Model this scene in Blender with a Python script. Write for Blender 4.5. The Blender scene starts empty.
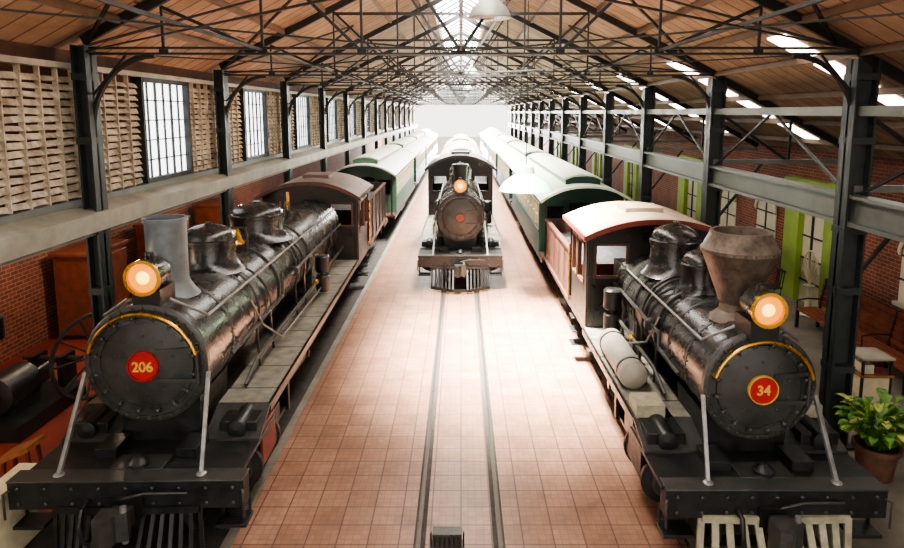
import bpy, math, random, bmesh
from mathutils import Vector, Matrix
random.seed(7)
SC=bpy.context.scene
pi=math.pi
def lin(c):
    o=[]
    for v in c:
        v/=255.0
        o.append(v/12.92 if v<=.04045 else ((v+.055)/1.055)**2.4)
    return o
MATS={}
def M(name,col,rough=.5,metal=0.,var=.2,scale=5.,bump=0.,es=0.,ecol=None,bscale=40.,col2=None,spec=.5):
    m=bpy.data.materials.new(name); m.use_nodes=True
    nt=m.node_tree; b=nt.nodes['Principled BSDF']
    b.inputs['Roughness'].default_value=rough; b.inputs['Metallic'].default_value=metal
    b.inputs['Specular IOR Level'].default_value=spec
    c=lin(col)
    geo=nt.nodes.new('ShaderNodeNewGeometry')
    no=nt.nodes.new('ShaderNodeTexNoise'); no.inputs['Scale'].default_value=scale; no.inputs['Detail'].default_value=5; no.inputs['Roughness'].default_value=.65
    nt.links.new(geo.outputs['Position'],no.inputs['Vector'])
    cr=nt.nodes.new('ShaderNodeValToRGB'); cr.color_ramp.elements[0].position=.32; cr.color_ramp.elements[1].position=.68
    c2=lin(col2) if col2 else [min(1,x*(1+var)) for x in c]
    cr.color_ramp.elements[0].color=[x*(1-var) for x in c]+[1]
    cr.color_ramp.elements[1].color=c2+[1]
    nt.links.new(no.outputs['Fac'],cr.inputs['Fac']); nt.links.new(cr.outputs['Color'],b.inputs['Base Color'])
    if metal>0 and rough<.6:
        mr=nt.nodes.new('ShaderNodeMapRange'); mr.inputs['From Min'].default_value=.3; mr.inputs['From Max'].default_value=.7
        mr.inputs['To Min'].default_value=rough*.75; mr.inputs['To Max'].default_value=min(1,rough*1.35)
        nt.links.new(no.outputs['Fac'],mr.inputs['Value']); nt.links.new(mr.outputs[0],b.inputs['Roughness'])
    if bump>0:
        n2=nt.nodes.new('ShaderNodeTexNoise'); n2.inputs['Scale'].default_value=bscale
        nt.links.new(geo.outputs['Position'],n2.inputs['Vector'])
        bp=nt.nodes.new('ShaderNodeBump'); bp.inputs['Strength'].default_value=bump; bp.inputs['Distance'].default_value=.02
        nt.links.new(n2.outputs['Fac'],bp.inputs['Height']); nt.links.new(bp.outputs['Normal'],b.inputs['Normal'])
    if es>0:
        b.inputs['Emission Color'].default_value=lin(ecol or col)+[1]; b.inputs['Emission Strength'].default_value=es
    MATS[name]=m; return m
def brickmat(name,c1,c2,mc,bw,rh,mort,offset,rough,swap='xy',bump=.3,var=.25,spec=.5,nscale=1.2,sub=0):
    m=bpy.data.materials.new(name); m.use_nodes=True
    nt=m.node_tree; b=nt.nodes['Principled BSDF']; b.inputs['Roughness'].default_value=rough; b.inputs['Specular IOR Level'].default_value=spec
    geo=nt.nodes.new('ShaderNodeNewGeometry'); sp=nt.nodes.new('ShaderNodeSeparateXYZ'); cb=nt.nodes.new('ShaderNodeCombineXYZ')
    nt.links.new(geo.outputs['Position'],sp.inputs[0])
    ax={'x':'X','y':'Y','z':'Z'}
    nt.links.new(sp.outputs[ax[swap[0]]],cb.inputs['X']); nt.links.new(sp.outputs[ax[swap[1]]],cb.inputs['Y'])
    def brick(s,a,b_,c_,w,h,mo,of):
        br=nt.nodes.new('ShaderNodeTexBrick'); br.offset=of
        br.inputs['Color1'].default_value=a+[1]; br.inputs['Color2'].default_value=b_+[1]; br.inputs['Mortar'].default_value=c_+[1]
        br.inputs['Scale'].default_value=1; br.inputs['Brick Width'].default_value=w; br.inputs['Row Height'].default_value=h; br.inputs['Mortar Size'].default_value=mo
        nt.links.new(cb.outputs[0],br.inputs['Vector']); return br
    br=brick(1,lin(c1),lin(c2),lin(mc),bw,rh,mort,offset)
    no=nt.nodes.new('ShaderNodeTexNoise'); no.inputs['Scale'].default_value=nscale; no.inputs['Detail'].default_value=9; no.inputs['Roughness'].default_value=.75
    nt.links.new(geo.outputs['Position'],no.inputs['Vector'])
    mr=nt.nodes.new('ShaderNodeMapRange'); mr.inputs['From Min'].default_value=.3; mr.inputs['From Max'].default_value=.7; mr.inputs['To Min'].default_value=1-var; mr.inputs['To Max'].default_value=1+var
    nt.links.new(no.outputs['Fac'],mr.inputs['Value'])
    mx=nt.nodes.new('ShaderNodeVectorMath'); mx.operation='SCALE'
    nt.links.new(br.outputs['Color'],mx.inputs[0]); nt.links.new(mr.outputs[0],mx.inputs['Scale'])
    out=mx.outputs[0]
    if sub:
        b2=brick(1,[1,1,1],[.84,.84,.84],[.72,.72,.72],sub,sub,.005,0.)
        m2=nt.nodes.new('ShaderNodeVectorMath'); m2.operation='MULTIPLY'; nt.links.new(out,m2.inputs[0]); nt.links.new(b2.outputs['Color'],m2.inputs[1]); out=m2.outputs[0]
    nt.links.new(out,b.inputs['Base Color'])
    bp=nt.nodes.new('ShaderNodeBump'); bp.inputs['Strength'].default_value=bump; bp.inputs['Distance'].default_value=.01; bp.invert=True
    nt.links.new(br.outputs['Fac'],bp.inputs['Height']); nt.links.new(bp.outputs['Normal'],b.inputs['Normal'])
    MATS[name]=m
M('black_iron',(31,31,31),.38,.1,.35,6,.2)
M('boiler_black',(38,39,39),.25,.1,.4,3,.12,col2=(58,57,54),spec=.8)
M('smokebox_grey',(62,62,60),.38,.2,.3,4,.15)
M('dark_steel',(70,69,67),.38,.4,.3,8)
M('deck_grey',(122,117,106),.65,.2,.35,5,.1)
M('stack_bluegrey',(108,114,116),.5,.3,.25,5,.1)
M('stack_rust',(92,80,70),.6,.3,.35,6,.2,col2=(126,112,100))
M('brass',(215,165,70),.28,.9,.15,8)
M('bright_steel',(140,140,138),.4,.6,.25,8)
M('red_plate',(176,26,18),.4,0,.1,8)
M('gold_paint',(226,176,84),.4,.3,.1,8)
M('red_brown',(112,48,38),.5,0,.2,5)
M('cab_black',(36,32,30),.32,.1,.25,4)
M('cab_wood',(74,46,36),.4,0,.3,4)
M('roof_tan',(172,154,132),.7,0,.25,3,.1)
M('roof_redbrown',(104,86,76),.65,0,.25,3,.1)
M('cream',(206,194,162),.55,0,.15,6)
M('cream_pilot',(156,150,128),.55,.1,.3,9)
M('coach_green',(16,54,44),.3,0,.2,3)
M('coach_green_pale',(62,90,72),.4,0,.2,3)
M('coach_roof_grey',(142,144,132),.55,0,.15,2,.1)
M('coach_roof_mint',(196,210,190),.5,0,.1,2,.05)
M('mint_enamel',(168,204,176),.35,0,.06,3)
M('dark_glass',(28,32,34),.08,.0,.1,2)
M('steel_paint',(52,57,56),.5,.2,.25,3,.1)
M('truss_paint',(34,34,33),.55,.1,.2,3)
M('purlin',(106,84,66),.6,0,.2,3)
M('gutter_grey',(154,149,135),.6,.05,.22,2,.1)
M('beam_bluegrey',(114,118,113),.5,.2,.25,2)
M('frame_dark',(34,38,40),.5,.1,.1,3)
M('slat',(170,150,126),.75,0,.4,4.5,.3,col2=(220,206,184))
M('slat_back',(84,56,42),.8,0,.4,2.5)
M('concrete',(112,106,95),.75,0,.28,1.5,.15)
M('red_floor',(130,52,38),.5,0,.28,1.2,.05)
M('ballast_dark',(52,47,42),.8,0,.35,6,.4)
M('rail_steel',(84,78,72),.35,.7,.2,6)
M('groove',(62,53,48),.75,0,.3,8,.2)
M('lime',(140,168,70),.6,0,.14,1.5)
M('plaster',(200,196,172),.7,0,.12,1.5)
M('wood_bench',(118,62,40),.5,0,.3,5)
M('wood_lt',(146,98,60),.55,0,.25,5)
M('terracotta',(96,66,52),.6,0,.3,7,.2)
M('soil',(40,28,20),.9,0,.3,20,.4)
M('leaf',(40,92,32),.45,0,.3,14,0,col2=(104,146,52))
M('leaf_y',(124,156,62),.45,0,.3,18,0,col2=(190,198,100))
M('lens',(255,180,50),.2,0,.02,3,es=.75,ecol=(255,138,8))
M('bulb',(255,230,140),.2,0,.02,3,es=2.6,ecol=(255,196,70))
M('skylight_glass',(240,240,235),.5,0,.02,1,es=7.5,ecol=(255,248,238))
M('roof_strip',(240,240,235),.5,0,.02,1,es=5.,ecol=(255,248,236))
M('window_glow',(235,240,240),.4,0,.03,1,es=2.4,ecol=(242,245,246))
M('grey_lamp',(170,170,162),.45,.3,.1,4)
M('fill_glow',(255,230,180),.4,0,.02,1,es=5,ecol=(255,205,140))  # glow for the added fill pendants in the left aisle
M('outdoor_ground',(180,170,150),.8,0,.15,.5)
M('coal',(22,22,23),.6,0,.5,20,.8,bscale=12)
brickmat('tiles',(156,118,98),(142,104,84),(104,78,66),.37,.37,.01,0.,.34,'xy',.2,.32,nscale=1.7,sub=.0925)
brickmat('brickwall',(128,64,46),(104,50,38),(136,112,94),.24,.085,.01,.5,.8,'yz',.5,.3)
brickmat('roofboards',(166,142,122),(142,118,98),(96,76,60),9.,.42,.018,.5,.8,'xy',.5,.32,nscale=1.1,spec=.2)

class P:
    def __init__(s,name): s.name=name; s.v=[]; s.f=[]; s.m=[]; s.mats=[]
    def add(s,vs,fs,mat):
        o=len(s.v); s.v+= [tuple(v) for v in vs]
        if mat not in s.mats: s.mats.append(mat)
        k=s.mats.index(mat)
        for f in fs: s.f.append(tuple(i+o for i in f)); s.m.append(k)
    def box(s,c,d,mat,rot=None):
        vs=[]
        for x in(-.5,.5):
            for y in(-.5,.5):
                for z in(-.5,.5):
                    v=Vector((x*d[0],y*d[1],z*d[2]))
                    if rot: v=rot@v
                    vs.append(v+Vector(c))
        s.add(vs,[(0,1,3,2),(4,6,7,5),(0,4,5,1),(2,3,7,6),(0,2,6,4),(1,5,7,3)],mat)
    def bx(s,x0,x1,y0,y1,z0,z1,mat): s.box(((x0+x1)/2,(y0+y1)/2,(z0+z1)/2),(abs(x1-x0),abs(y1-y0),abs(z1-z0)),mat)
    def basis(s,a):
        a=Vector(a).normalized(); r=Vector((0,0,1)) if abs(a.z)<.9 else Vector((0,1,0))
        u=a.cross(r).normalized(); w=u.cross(a).normalized(); return a,u,w
    def lathe(s,prof,o,axis,mat,seg=24,closed=False):
        a,u,w=s.basis(axis); o=Vector(o); vs=[];fs=[]
        n=len(prof)
        for r,h in prof:
            for i in range(seg):
                t=2*pi*i/seg; vs.append(o+a*h+(u*math.cos(t)+w*math.sin(t))*r)
        rng=n if closed else n-1
        for j in range(rng):
            k=(j+1)%n
            for i in range(seg):
                i2=(i+1)%seg; fs.append((j*seg+i,j*seg+i2,k*seg+i2,k*seg+i))
        if not closed:
            if prof[0][0]>1e-4: fs.append(tuple(range(seg)))
            if prof[-1][0]>1e-4: fs.append(tuple((n-1)*seg+i for i in range(seg)))
        s.add(vs,fs,mat)
    def cyl(s,p0,p1,r,mat,seg=12,r1=None):
        p0=Vector(p0);p1=Vector(p1); s.lathe([(r,0),(r if r1 is None else r1,(p1-p0).length)],p0,p1-p0,mat,seg)
    def tube(s,pts,r,mat,seg=8):
        pts=[Vector(p) for p in pts]; vs=[];fs=[];n=len(pts)
        pu=None
        for j,p in enumerate(pts):
            t=(pts[min(j+1,n-1)]-pts[max(j-1,0)]).normalized()
            if pu is None: _,u,w=s.basis(t)
            else:
                u=(pu-t*pu.dot(t)).normalized(); w=u.cross(t).normalized()
            pu=u
            for i in range(seg):
                a=2*pi*i/seg; vs.append(p+(u*math.cos(a)+w*math.sin(a))*r)
        for j in range(n-1):
            for i in range(seg):
                i2=(i+1)%seg; fs.append((j*seg+i,j*seg+i2,(j+1)*seg+i2,(j+1)*seg+i))
        fs.append(tuple(range(seg))); fs.append(tuple((n-1)*seg+i for i in range(seg)))
        s.add(vs,fs,mat)
    def bar(s,p0,p1,w,h,mat):
        p0=Vector(p0);p1=Vector(p1); a,u,v=s.basis(p1-p0)
        vs=[]
        for p in(p0,p1):
            for i,j in((-1,-1),(1,-1),(1,1),(-1,1)): vs.append(p+u*(i*w/2)+v*(j*h/2))
        s.add(vs,[(0,1,2,3),(4,5,6,7),(0,1,5,4),(1,2,6,5),(2,3,7,6),(3,0,4,7)],mat)
    def prism(s,poly,y0,y1,mat,ax='y'):
        n=len(poly);vs=[]
        for y in(y0,y1):
            for a,b in poly: vs.append((a,y,b) if ax=='y' else (y,a,b))
        fs=[tuple(range(n)),tuple(range(n,2*n))]+[(i,(i+1)%n,n+(i+1)%n,n+i) for i in range(n)]
        s.add(vs,fs,mat)
    def panel(s,ax,pos,th,a0,a1,z0,z1,holes,mat):
        A=sorted({a0,a1}|{h[0] for h in holes}|{h[1] for h in holes}); Z=sorted({z0,z1}|{h[2] for h in holes}|{h[3] for h in holes})
        for i in range(len(A)-1):
            for j in range(len(Z)-1):
                ca=(A[i]+A[i+1])/2; cz=(Z[j]+Z[j+1])/2
                if any(h[0]<ca<h[1] and h[2]<cz<h[3] for h in holes): continue
                if ax=='x': s.bx(pos-th/2,pos+th/2,A[i],A[i+1],Z[j],Z[j+1],mat)
                else: s.bx(A[i],A[i+1],pos-th/2,pos+th/2,Z[j],Z[j+1],mat)
    def arch(s,hw,z0,z1,y0,y1,mat,th=.05,n=14,pw=2.2,xc=0):
        top=[(xc+hw*(-1+2*i/n), z0+(z1-z0)*(1-abs(-1+2*i/n)**pw)) for i in range(n+1)]
        bot=[(xc+(x-xc)*.985,z-th) for x,z in reversed(top)]
        for i in range(n):
            a,b=top[i],top[i+1]; c,d=bot[n-1-i],bot[n-i]
            s.prism([a,b,c,d],y0,y1,mat)
    def build(s,parent=None,bevel=0):
        me=bpy.data.meshes.new(s.name); me.from_pydata(s.v,[],s.f)
        for m in s.mats: me.materials.append(MATS[m])
        me.polygons.foreach_set('material_index',s.m)
        bm=bmesh.new(); bm.from_mesh(me); bmesh.ops.recalc_face_normals(bm,faces=bm.faces); bm.to_mesh(me); bm.free()
        me.polygons.foreach_set('use_smooth',[True]*len(me.polygons))
        me.set_sharp_from_angle(angle=math.radians(38)); me.update()
        ob=bpy.data.objects.new(s.name,me); SC.collection.objects.link(ob)
        if parent: ob.parent=parent
        if bevel:
            b=ob.modifiers.new('bevel','BEVEL'); b.width=bevel; b.segments=2; b.limit_method='ANGLE'; b.angle_limit=math.radians(50)
        return ob
class O:
    def __init__(s,name,loc=(0,0,0),rz=0):
        s.e=bpy.data.objects.new(name,None); SC.collection.objects.link(s.e); s.e.location=loc; s.e.rotation_euler=(0,0,rz); s.e.empty_display_size=.3
        s.p={}
    def __getitem__(s,k):
        if k not in s.p: s.p[k]=P(k)
        return s.p[k]
    def done(s,bevel={}):
        for k,p in s.p.items():
            if p.f: p.build(s.e,bevel.get(k,0))
    def text(s,name,body,size,loc,mat):
        c=bpy.data.curves.new(name,'FONT'); c.body=body; c.size=size; c.extrude=.006; c.align_x='CENTER'; c.align_y='CENTER'; c.offset=.004
        c.materials.append(MATS[mat]); ob=bpy.data.objects.new(name,c); SC.collection.objects.link(ob); ob.parent=s.e
        ob.location=loc; ob.rotation_euler=(pi/2,0,0)

def wheel(p,x,y,r,spokes=12,w=.1,mat='black_iron',tyre='dark_steel'):
    sg=1 if x>0 else -1; o=(x,y,r+.02)
    p.lathe([(r-.09,-w/2),(r-.03,-w/2),(r-.03,w/2),(r-.09,w/2)],o,(1,0,0),mat,28,True)
    p.lathe([(r-.03,-w/2),(r,-w/2),(r,w/2),(r-.03,w/2)],o,(1,0,0),tyre,28,True)
    p.lathe([(.0,-w*.6),(.09,-w*.6),(.09,w*.6),(0,w*.6)],o,(1,0,0),mat,12)
    for i in range(spokes):
        t=2*pi*i/spokes; d=Vector((0,math.cos(t),math.sin(t)))
        p.bar(Vector(o)+d*.07,Vector(o)+d*(r-.07),.035,.04,mat)
def driver(p,x,y,r):
    wheel(p,x,y,r,13,.11)
    n=8; pts=[]
    for i in range(n+1):
        t=math.radians(-40+80*i/n)+pi/2; pts.append((y+math.cos(t)*(r-.08),r+.02+math.sin(t)*(r-.08)))
    p.prism(pts,x-.04,x+.04,'black_iron','x')
def dome(p,y,zb,r,zt,mat='boiler_black',seg=36):
    h=zt-zb
    prof=[(r*1.35,0),(r*1.2,.05),(r*1.05,.14),(r,.2),(r,h*.58),(r*1.05,h*.59),(r*1.05,h*.66),(r*.98,h*.68)]
    for i in range(1,8):
        t=i/8*pi/2; prof.append((r*.98*math.cos(t)+.0001,h*.68+h*.28*math.sin(t)))
    prof+=[(r*.14,h*.965),(r*.14,h),(.0001,h)]
    p.lathe(prof,(0,y,zb),(0,0,1),mat,seg)

def loco(name,loc,rz,g):
    L=O(name,loc,rz); R=g['R'];H=g['H'];yc=g['cab_y'];yb=-g['beam_off']; W=1.22
    b=L['boiler']
    sbL=g.get('sb',1.7)
    b.lathe([(R*.9,.0),(R,.0),(R,sbL),(R*.965,sbL),(R*.965,sbL+.02),(R*.965,yc*.6),(R*1.04,yc*.75),(R*1.04,yc+.1)],(0,0,H),(0,1,0),'boiler_black',64)
    for y in [sbL*.5,sbL,sbL+(yc-sbL)*.2,sbL+(yc-sbL)*.4,yc*.62]:
        b.lathe([(R*.9,-.03),(R*1.012,-.03),(R*1.012,.03),(R*.9,.03)],(0,y,H),(0,1,0),'smokebox_grey' if y<=sbL else 'dark_steel',48,True)
    b.bx(-.62,.62,yc*.68,yc+.1,.95,H,'boiler_black')
    b.prism([(-.45,.8),(.45,.8),(.5,H-R*.75),(-.5,H-R*.75)],.25,1.25,'black_iron')
    for y in(.06,sbL*.5-.06,sbL*.5+.06,sbL-.07):
        for i in range(26):
            t=math.radians(-20+220*i/25); b.lathe([(.018,0),(.012,.012),(.0001,.015)],(math.cos(t)*R,y,H+math.sin(t)*R),(math.cos(t),0,math.sin(t)),'smokebox_grey',6)
    for i in range(10):
        for t in(math.radians(20),math.radians(160),math.radians(35),math.radians(145)):
            yy=yc*.72+i*(yc*.26)/10; b.lathe([(.02,0),(.014,.014),(.0001,.018)],(math.cos(t)*R*1.035,yy,H+math.sin(t)*R*1.035),(math.cos(t),0,math.sin(t)),'smokebox_grey',6)
    f=L['smokebox_front']
    f.lathe([(R+.015,0.05),(R+.015,-.02),(R*.985,-.035),(R*.93,-.035),(R*.92,-.015),(R*.8,-.02),(R*.79,-.05),(R*.74,-.06),(R*.735,-.045),(R*.55,-.07),(R*.3,-.09),(.0001,-.095)],(0,0,H),(0,1,0),'smokebox_grey',64)
    for i in range(32):
        t=2*pi*i/32; f.lathe([(.022,0),(.022,-.02),(.012,-.03),(.0001,-.032)],(math.cos(t)*R*.955,-.034,H+math.sin(t)*R*.955),(0,1,0),'smokebox_grey',6)
    for i in range(16):
        t=2*pi*(i+.5)/16
        c=Vector((math.cos(t),0,math.sin(t)))
        f.bar(Vector((0,-.055,H))+c*R*.73,Vector((0,-.045,H))+c*R*.86,.055,.035,'smokebox_grey')
        f.lathe([(.024,0),(.024,-.03),(.0001,-.04)],(math.cos(t)*R*.81,-.06,H+math.sin(t)*R*.81),(0,1,0),'dark_steel',6)
    for i in range(10):
        t=2*pi*(i+.5)/10; f.lathe([(.016,0),(.016,-.02),(.0001,-.025)],(math.cos(t)*R*.5,-.07,H+math.sin(t)*R*.5),(0,1,0),'dark_steel',6)
    for z in(-.25,.25):
        f.bar((R*.2,-.1,H+z*R),(R*.86,-.06,H+z*R*1.1),.02,.045,'smokebox_grey')
    f.cyl((R*.86,-.07,H-.33*R),(R*.86,-.07,H+.33*R),.022,'smokebox_grey',8)
    pr=g.get('plate_r',.17)
    f.lathe([(pr*.9,-.085),(pr*.9,-.125),(.0001,-.125)],(0,0,H),(0,1,0),g.get('plate_m','red_plate'),32)
    f.lathe([(pr*.93,-.09),(pr*.93,-.135),(pr,-.135),(pr,-.09)],(0,0,H),(0,1,0),g.get('rim','red_plate'),32,True)
    if g.get('num'): L.text('number_plate_text',g['num'],pr*.92,(0,-.13,H-.005),'gold_paint')
    hr=L['brass_handrail']; ar=R*.9
    pts=[(math.cos(math.radians(a))*ar,-.13,H+math.sin(math.radians(a))*ar) for a in range(14,167,6)]
    hr.tube(pts,.019,g.get('rail_mat','brass'),8)
    for a in(14,50,90,130,164):
        c,s_=math.cos(math.radians(a)),math.sin(math.radians(a)); hr.cyl((c*ar,-.13,H+s_*ar),(c*ar,-.01,H+s_*ar),.018,g.get('rail_mat','brass'),8)
    st=L['chimney']; ys=g['stack_y']; rs=g['stack_r']; zt=g['stack_z']; zb=H+R*.9
    if g['stack']=='straight':
        st.lathe([(rs*1.5,0),(rs*1.3,.06),(rs*1.05,.16),(rs*.98,.22),(rs*1.0,zt-zb-.05),(rs*1.08,zt-zb-.05),(rs*1.08,zt-zb),(rs*.93,zt-zb),(rs*.9,.3),(.001,.3)],(0,ys,zb),(0,0,1),'stack_bluegrey',36)
    elif g['stack']=='balloon':
        h=zt-zb
        st.lathe([(rs*.75,0),(rs*.6,.06),(rs*.46,.12),(rs*.44,h*.2),(rs*.5,h*.22),(rs*.55,h*.3),(rs*.98,h*.76),(rs*1.02,h*.77),(rs*1.02,h*.81),(rs*.98,h*.82),(rs*.8,h*.97),(rs*.8,h),(rs*.7,h),(rs*.66,h*.8),(.001,h*.75)],(0,ys,zb),(0,0,1),'stack_rust',36)
        for i in range(24):
            t=2*pi*i/24; st.lathe([(.014,0),(.0001,.012)],(math.cos(t)*rs*1.02,ys+math.sin(t)*rs*1.02,zb+h*.79),(math.cos(t),math.sin(t),0),'dark_steel',6)
    else:
        st.lathe([(rs*1.5,0),(rs*1.1,.1),(rs*.9,.25),(rs*1.1,zt-zb-.06),(rs*1.25,zt-zb-.06),(rs*1.25,zt-zb),(rs*1.0,zt-zb),(rs*.9,.3),(.001,.3)],(0,ys,zb),(0,0,1),'black_iron',28)
    for i,(y,r,z) in enumerate(g['domes']): dome(L['dome_%d'%(i+1)],y,H+R*.86,r,z)
    hx,hy,hz,hrad=g['headlight']; h=L['headlight']
    h.bx(hx-.16,hx+.16,hy,hy+.42,H+R*.9,hz-hrad*.85,'black_iron')
    h.lathe([(.001,.45),(hrad*.55,.44),(hrad*.9,.34),(hrad*.98,.26),(hrad*.98,-.0),(hrad*1.12,-.0),(hrad*1.12,-.06),(hrad*.95,-.06),(hrad*.93,.04)],(hx,hy,hz),(0,1,0),'boiler_black',32)
    h.lathe([(hrad*.92,-.03),(hrad*.92,-.085),(hrad*1.12,-.085),(hrad*1.12,-.03)],(hx,hy,hz),(0,1,0),'brass',32,True)
    h.lathe([(hrad*.94,-.03),(hrad*.7,-.045),(hrad*.3,-.055)],(hx,hy,hz),(0,1,0),'lens',32)
    h.lathe([(hrad*.4,-.055),(hrad*.24,-.065),(.0001,-.07)],(hx,hy,hz),(0,1,0),'bulb',24)
    h.cyl((hx,hy+.15,hz+hrad*.9),(hx,hy+.15,hz+hrad*1.35),hrad*.3,'boiler_black',14)
    if g.get('bell'):
        y=g['bell']; z=H+R; be=L['bell']
        for x in(-.2,.2): be.tube([(x,y,z-.05),(x*1.05,y,z+.2),(x*.9,y,z+.33)],.02,'dark_steel',6)
        be.cyl((-.2,y,z+.33),(.2,y,z+.33),.018,'dark_steel',8)
        be.lathe([(.15,.06),(.155,.08),(.12,.14),(.095,.25),(.07,.31),(.0001,.33)],(0,y,z),(0,0,1),'brass',20)
    tu=L['safety_valves']; y=g['turret']; z=H+R*.98
    tu.cyl((0,y,z-.05),(0,y,z+.16),.13,'boiler_black',16)
    for x in(-.08,.02,.1): tu.cyl((x,y,z+.1),(x,y,z+.34),.026,'stack_rust',10)
    tu.cyl((.0,y+.35,z),(.0,y+.35,z+.5),.035,'brass',10)
    pp=L['piping']
    for sg in(-1,1):
        ang=math.radians(38); rr=R+.09
        x=sg*math.cos(ang)*rr; z=H+math.sin(ang)*rr
        pp.tube([(sg*.25,.15,H+R*1.05),(x,.3,z),(x,yc-.05,z)],.018,'bright_steel',8)
        y=.6
        while y<yc: pp.cyl((sg*math.cos(ang)*R,y,H+math.sin(ang)*R),(x,y,z),.015,'dark_steel',6); y+=1.1
        for (dy,r_,_) in g['domes']:
            for o in(-.12,.12):
                pts=[]
                for k in range(8):
                    a=math.radians(70-k*13); pts.append((sg*math.cos(a)*(R+.03),dy+o+(.12*k if o>0 else 0)*.6,H+math.sin(a)*(R+.03)))
                pts.append((sg*(R+.02),pts[-1][1],1.0)); pp.tube(pts,.02,'dark_steel',6)
        pts=[(sg*(R+.05),.7,H-.15),(sg*(R+.07),yc*.35,H-.1),(sg*(R+.06),yc*.36,H+.1),(sg*(R+.06),yc-.1,H+.1)]
        pp.tube(pts,.028,'dark_steel',8)
        pp.tube([(sg*(R+.05),1.2,1.3),(sg*(R+.12),1.5,1.55),(sg*(R+.12),yc,1.6)],.03,'dark_steel',8)
        pp.tube([(sg*(R+.04),1.6,H+.3),(sg*(R+.09),2.0,H-.2),(sg*(R+.2),2.6,1.5),(sg*(R+.2),yc*.7,1.42)],.016,'bright_steel',6)
        pp.lathe([(.07,-.05),(.09,-.03),(.09,.03),(.07,.05)],(sg*(R+.07),yc*.45,H+.1),(0,1,0),'dark_steel',12)
        pp.lathe([(.0001,-.06),(.06,-.03),(.06,.03),(.0001,.06)],(sg*(R+.12),yc*.62,1.58),(0,1,0),'brass',12)
    sg=g.get('inner',1); ap=L['air_pump']; y=g.get('pump_y',yc*.55)
    for z0,z1,r in((1.33,1.68,.14),(1.74,2.1,.15)):
        ap.lathe([(r*.8,0),(r,.03),(r,z1-z0-.03),(r*.8,z1-z0)],(sg*(R+.22),y,z0),(0,0,1),'black_iron',18)
    ap.cyl((sg*(R+.22),y,1.6),(sg*(R+.22),y,1.8),.05,'dark_steel',8)
    if g.get('tank'):
        t0,t1,mt=g['tank']
        for s2 in(-1,1):
            L['air_reservoir'].lathe([(.0001,0),(.14,.02),(.2,.08),(.2,t1-t0-.08),(.14,t1-t0-.02),(.0001,t1-t0)],(s2*1.0,t0,g['run_z']+.2),(0,1,0),mt,24)
            for y in(t0+.25,t1-.25): L['air_reservoir'].lathe([(.2,-.02),(.212,-.02),(.212,.02),(.2,.02)],(s2*1.0,y,g['run_z']+.2),(0,1,0),'dark_steel',24,True)
            L['tool_box'].bx(s2*.82,s2*1.18,.72,1.12,g['run_z']-.1,g['run_z']+.16,'cream_pilot')
    rb=L['running_board']; rz_=g['run_z']
    for s2 in(-1,1):
        rb.bx(s2*(R*.75),s2*W,.75,yc,rz_-.03,rz_,'deck_grey'); rb.bx(s2*(W-.03),s2*W,.75,yc,rz_-.13,rz_,'dark_steel')
        rb.prism([(.2,.98),(.75,rz_-.03),(.75,rz_),(.2,1.03)],s2*(R*.75) if s2>0 else -W,W if s2>0 else -(R*.75),'dark_steel','x')
        y=1.4
        while y<yc: rb.bar((s2*.45,y,rz_-.2),(s2*(W-.05),y,rz_-.05),.04,.06,'black_iron'); y+=1.2
        y=1.2
        while y<yc: rb.bx(s2*(R*.75),s2*W,y,y+.015,rz_,rz_+.004,'dark_steel'); y+=.8
    fd=L['front_deck']; zt=1.0
    fd.bx(-W,W,yb+.1,.9,zt-.05,zt,'black_iron')
    fd.bx(-g['bw'],g['bw'],yb,yb+.2,zt-.32,zt,'black_iron')
    fd.bx(-g['bw'],g['bw'],yb-.015,yb+.24,zt,zt+.02,'dark_steel')
    for i in range(9):
        x=-g['bw']+.12+i*(2*g['bw']-.24)/8
        for z in(zt-.07,zt-.25): fd.lathe([(.022,0),(.022,-.02),(.0001,-.028)],(x,yb,z),(0,1,0),'dark_steel',6)
    for s2 in(-1,1):
        fd.bar((s2*R*1.02,-.02,H-.1),(s2*R*1.12,yb+.12,zt+.02),.045,.045,'bright_steel')
        fd.lathe([(.06,0),(.06,.03),(.03,.05)],(s2*R*1.12,yb+.12,zt),(0,0,1),'bright_steel',10)
        fd.tube([(s2*(g['bw']-.04),yb+.05,zt-.1),(s2*(g['bw']+.01),yb-.06,zt-.1),(s2*(g['bw']+.01),yb-.06,zt-.4)],.015,'dark_steel',6)
        fd.bx(s2*(g['bw']-.35),s2*(g['bw']),yb+.02,yb+.3,.42,.46,'black_iron')
        for x in(.33,.02): fd.bar((s2*(g['bw']-x),yb+.25,.45),(s2*(g['bw']-x),yb+.25,.7),.03,.03,'black_iron')
        fd.bx(s2*.35,s2*.6,-.2,.2,zt,zt+.12,'black_iron')
    fd.lathe([(.12,0),(.12,.06),(.07,.12),(.0001,.14)],(0,yb+.33,zt),(0,0,1),'black_iron',14)
    fd.bx(-.3,.3,yb+.22,yb+.55,zt,zt+.025,'dark_steel')
    cp=L['coupler']; zc=.66
    cp.bx(-.11,.11,yb-.22,yb+.1,zc-.1,zc+.1,'dark_steel'); cp.bx(-.2,.2,yb-.06,yb,zc-.17,zc+.17,'black_iron')
    pl=[(-.17,yb-.2),(.13,yb-.2),(.15,yb-.3),(.03,yb-.33),(.02,yb-.4),(-.06,yb-.48),(-.16,yb-.43)]
    n=len(pl); cp.add([(x,y,zc-.16) for x,y in pl]+[(x,y,zc+.16) for x,y in pl],[tuple(range(n)),tuple(range(n,2*n))]+[(i,(i+1)%n,n+(i+1)%n,n+i) for i in range(n)],'dark_steel')
    cp.cyl((.1,yb-.27,zc-.2),(.1,yb-.27,zc+.22),.035,'bright_steel',10)
    cp.tube([(.0,yb-.1,zc+.2),(.25,yb-.1,zc+.26),(.7,yb-.06,zc+.24)],.014,'dark_steel',6)
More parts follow.
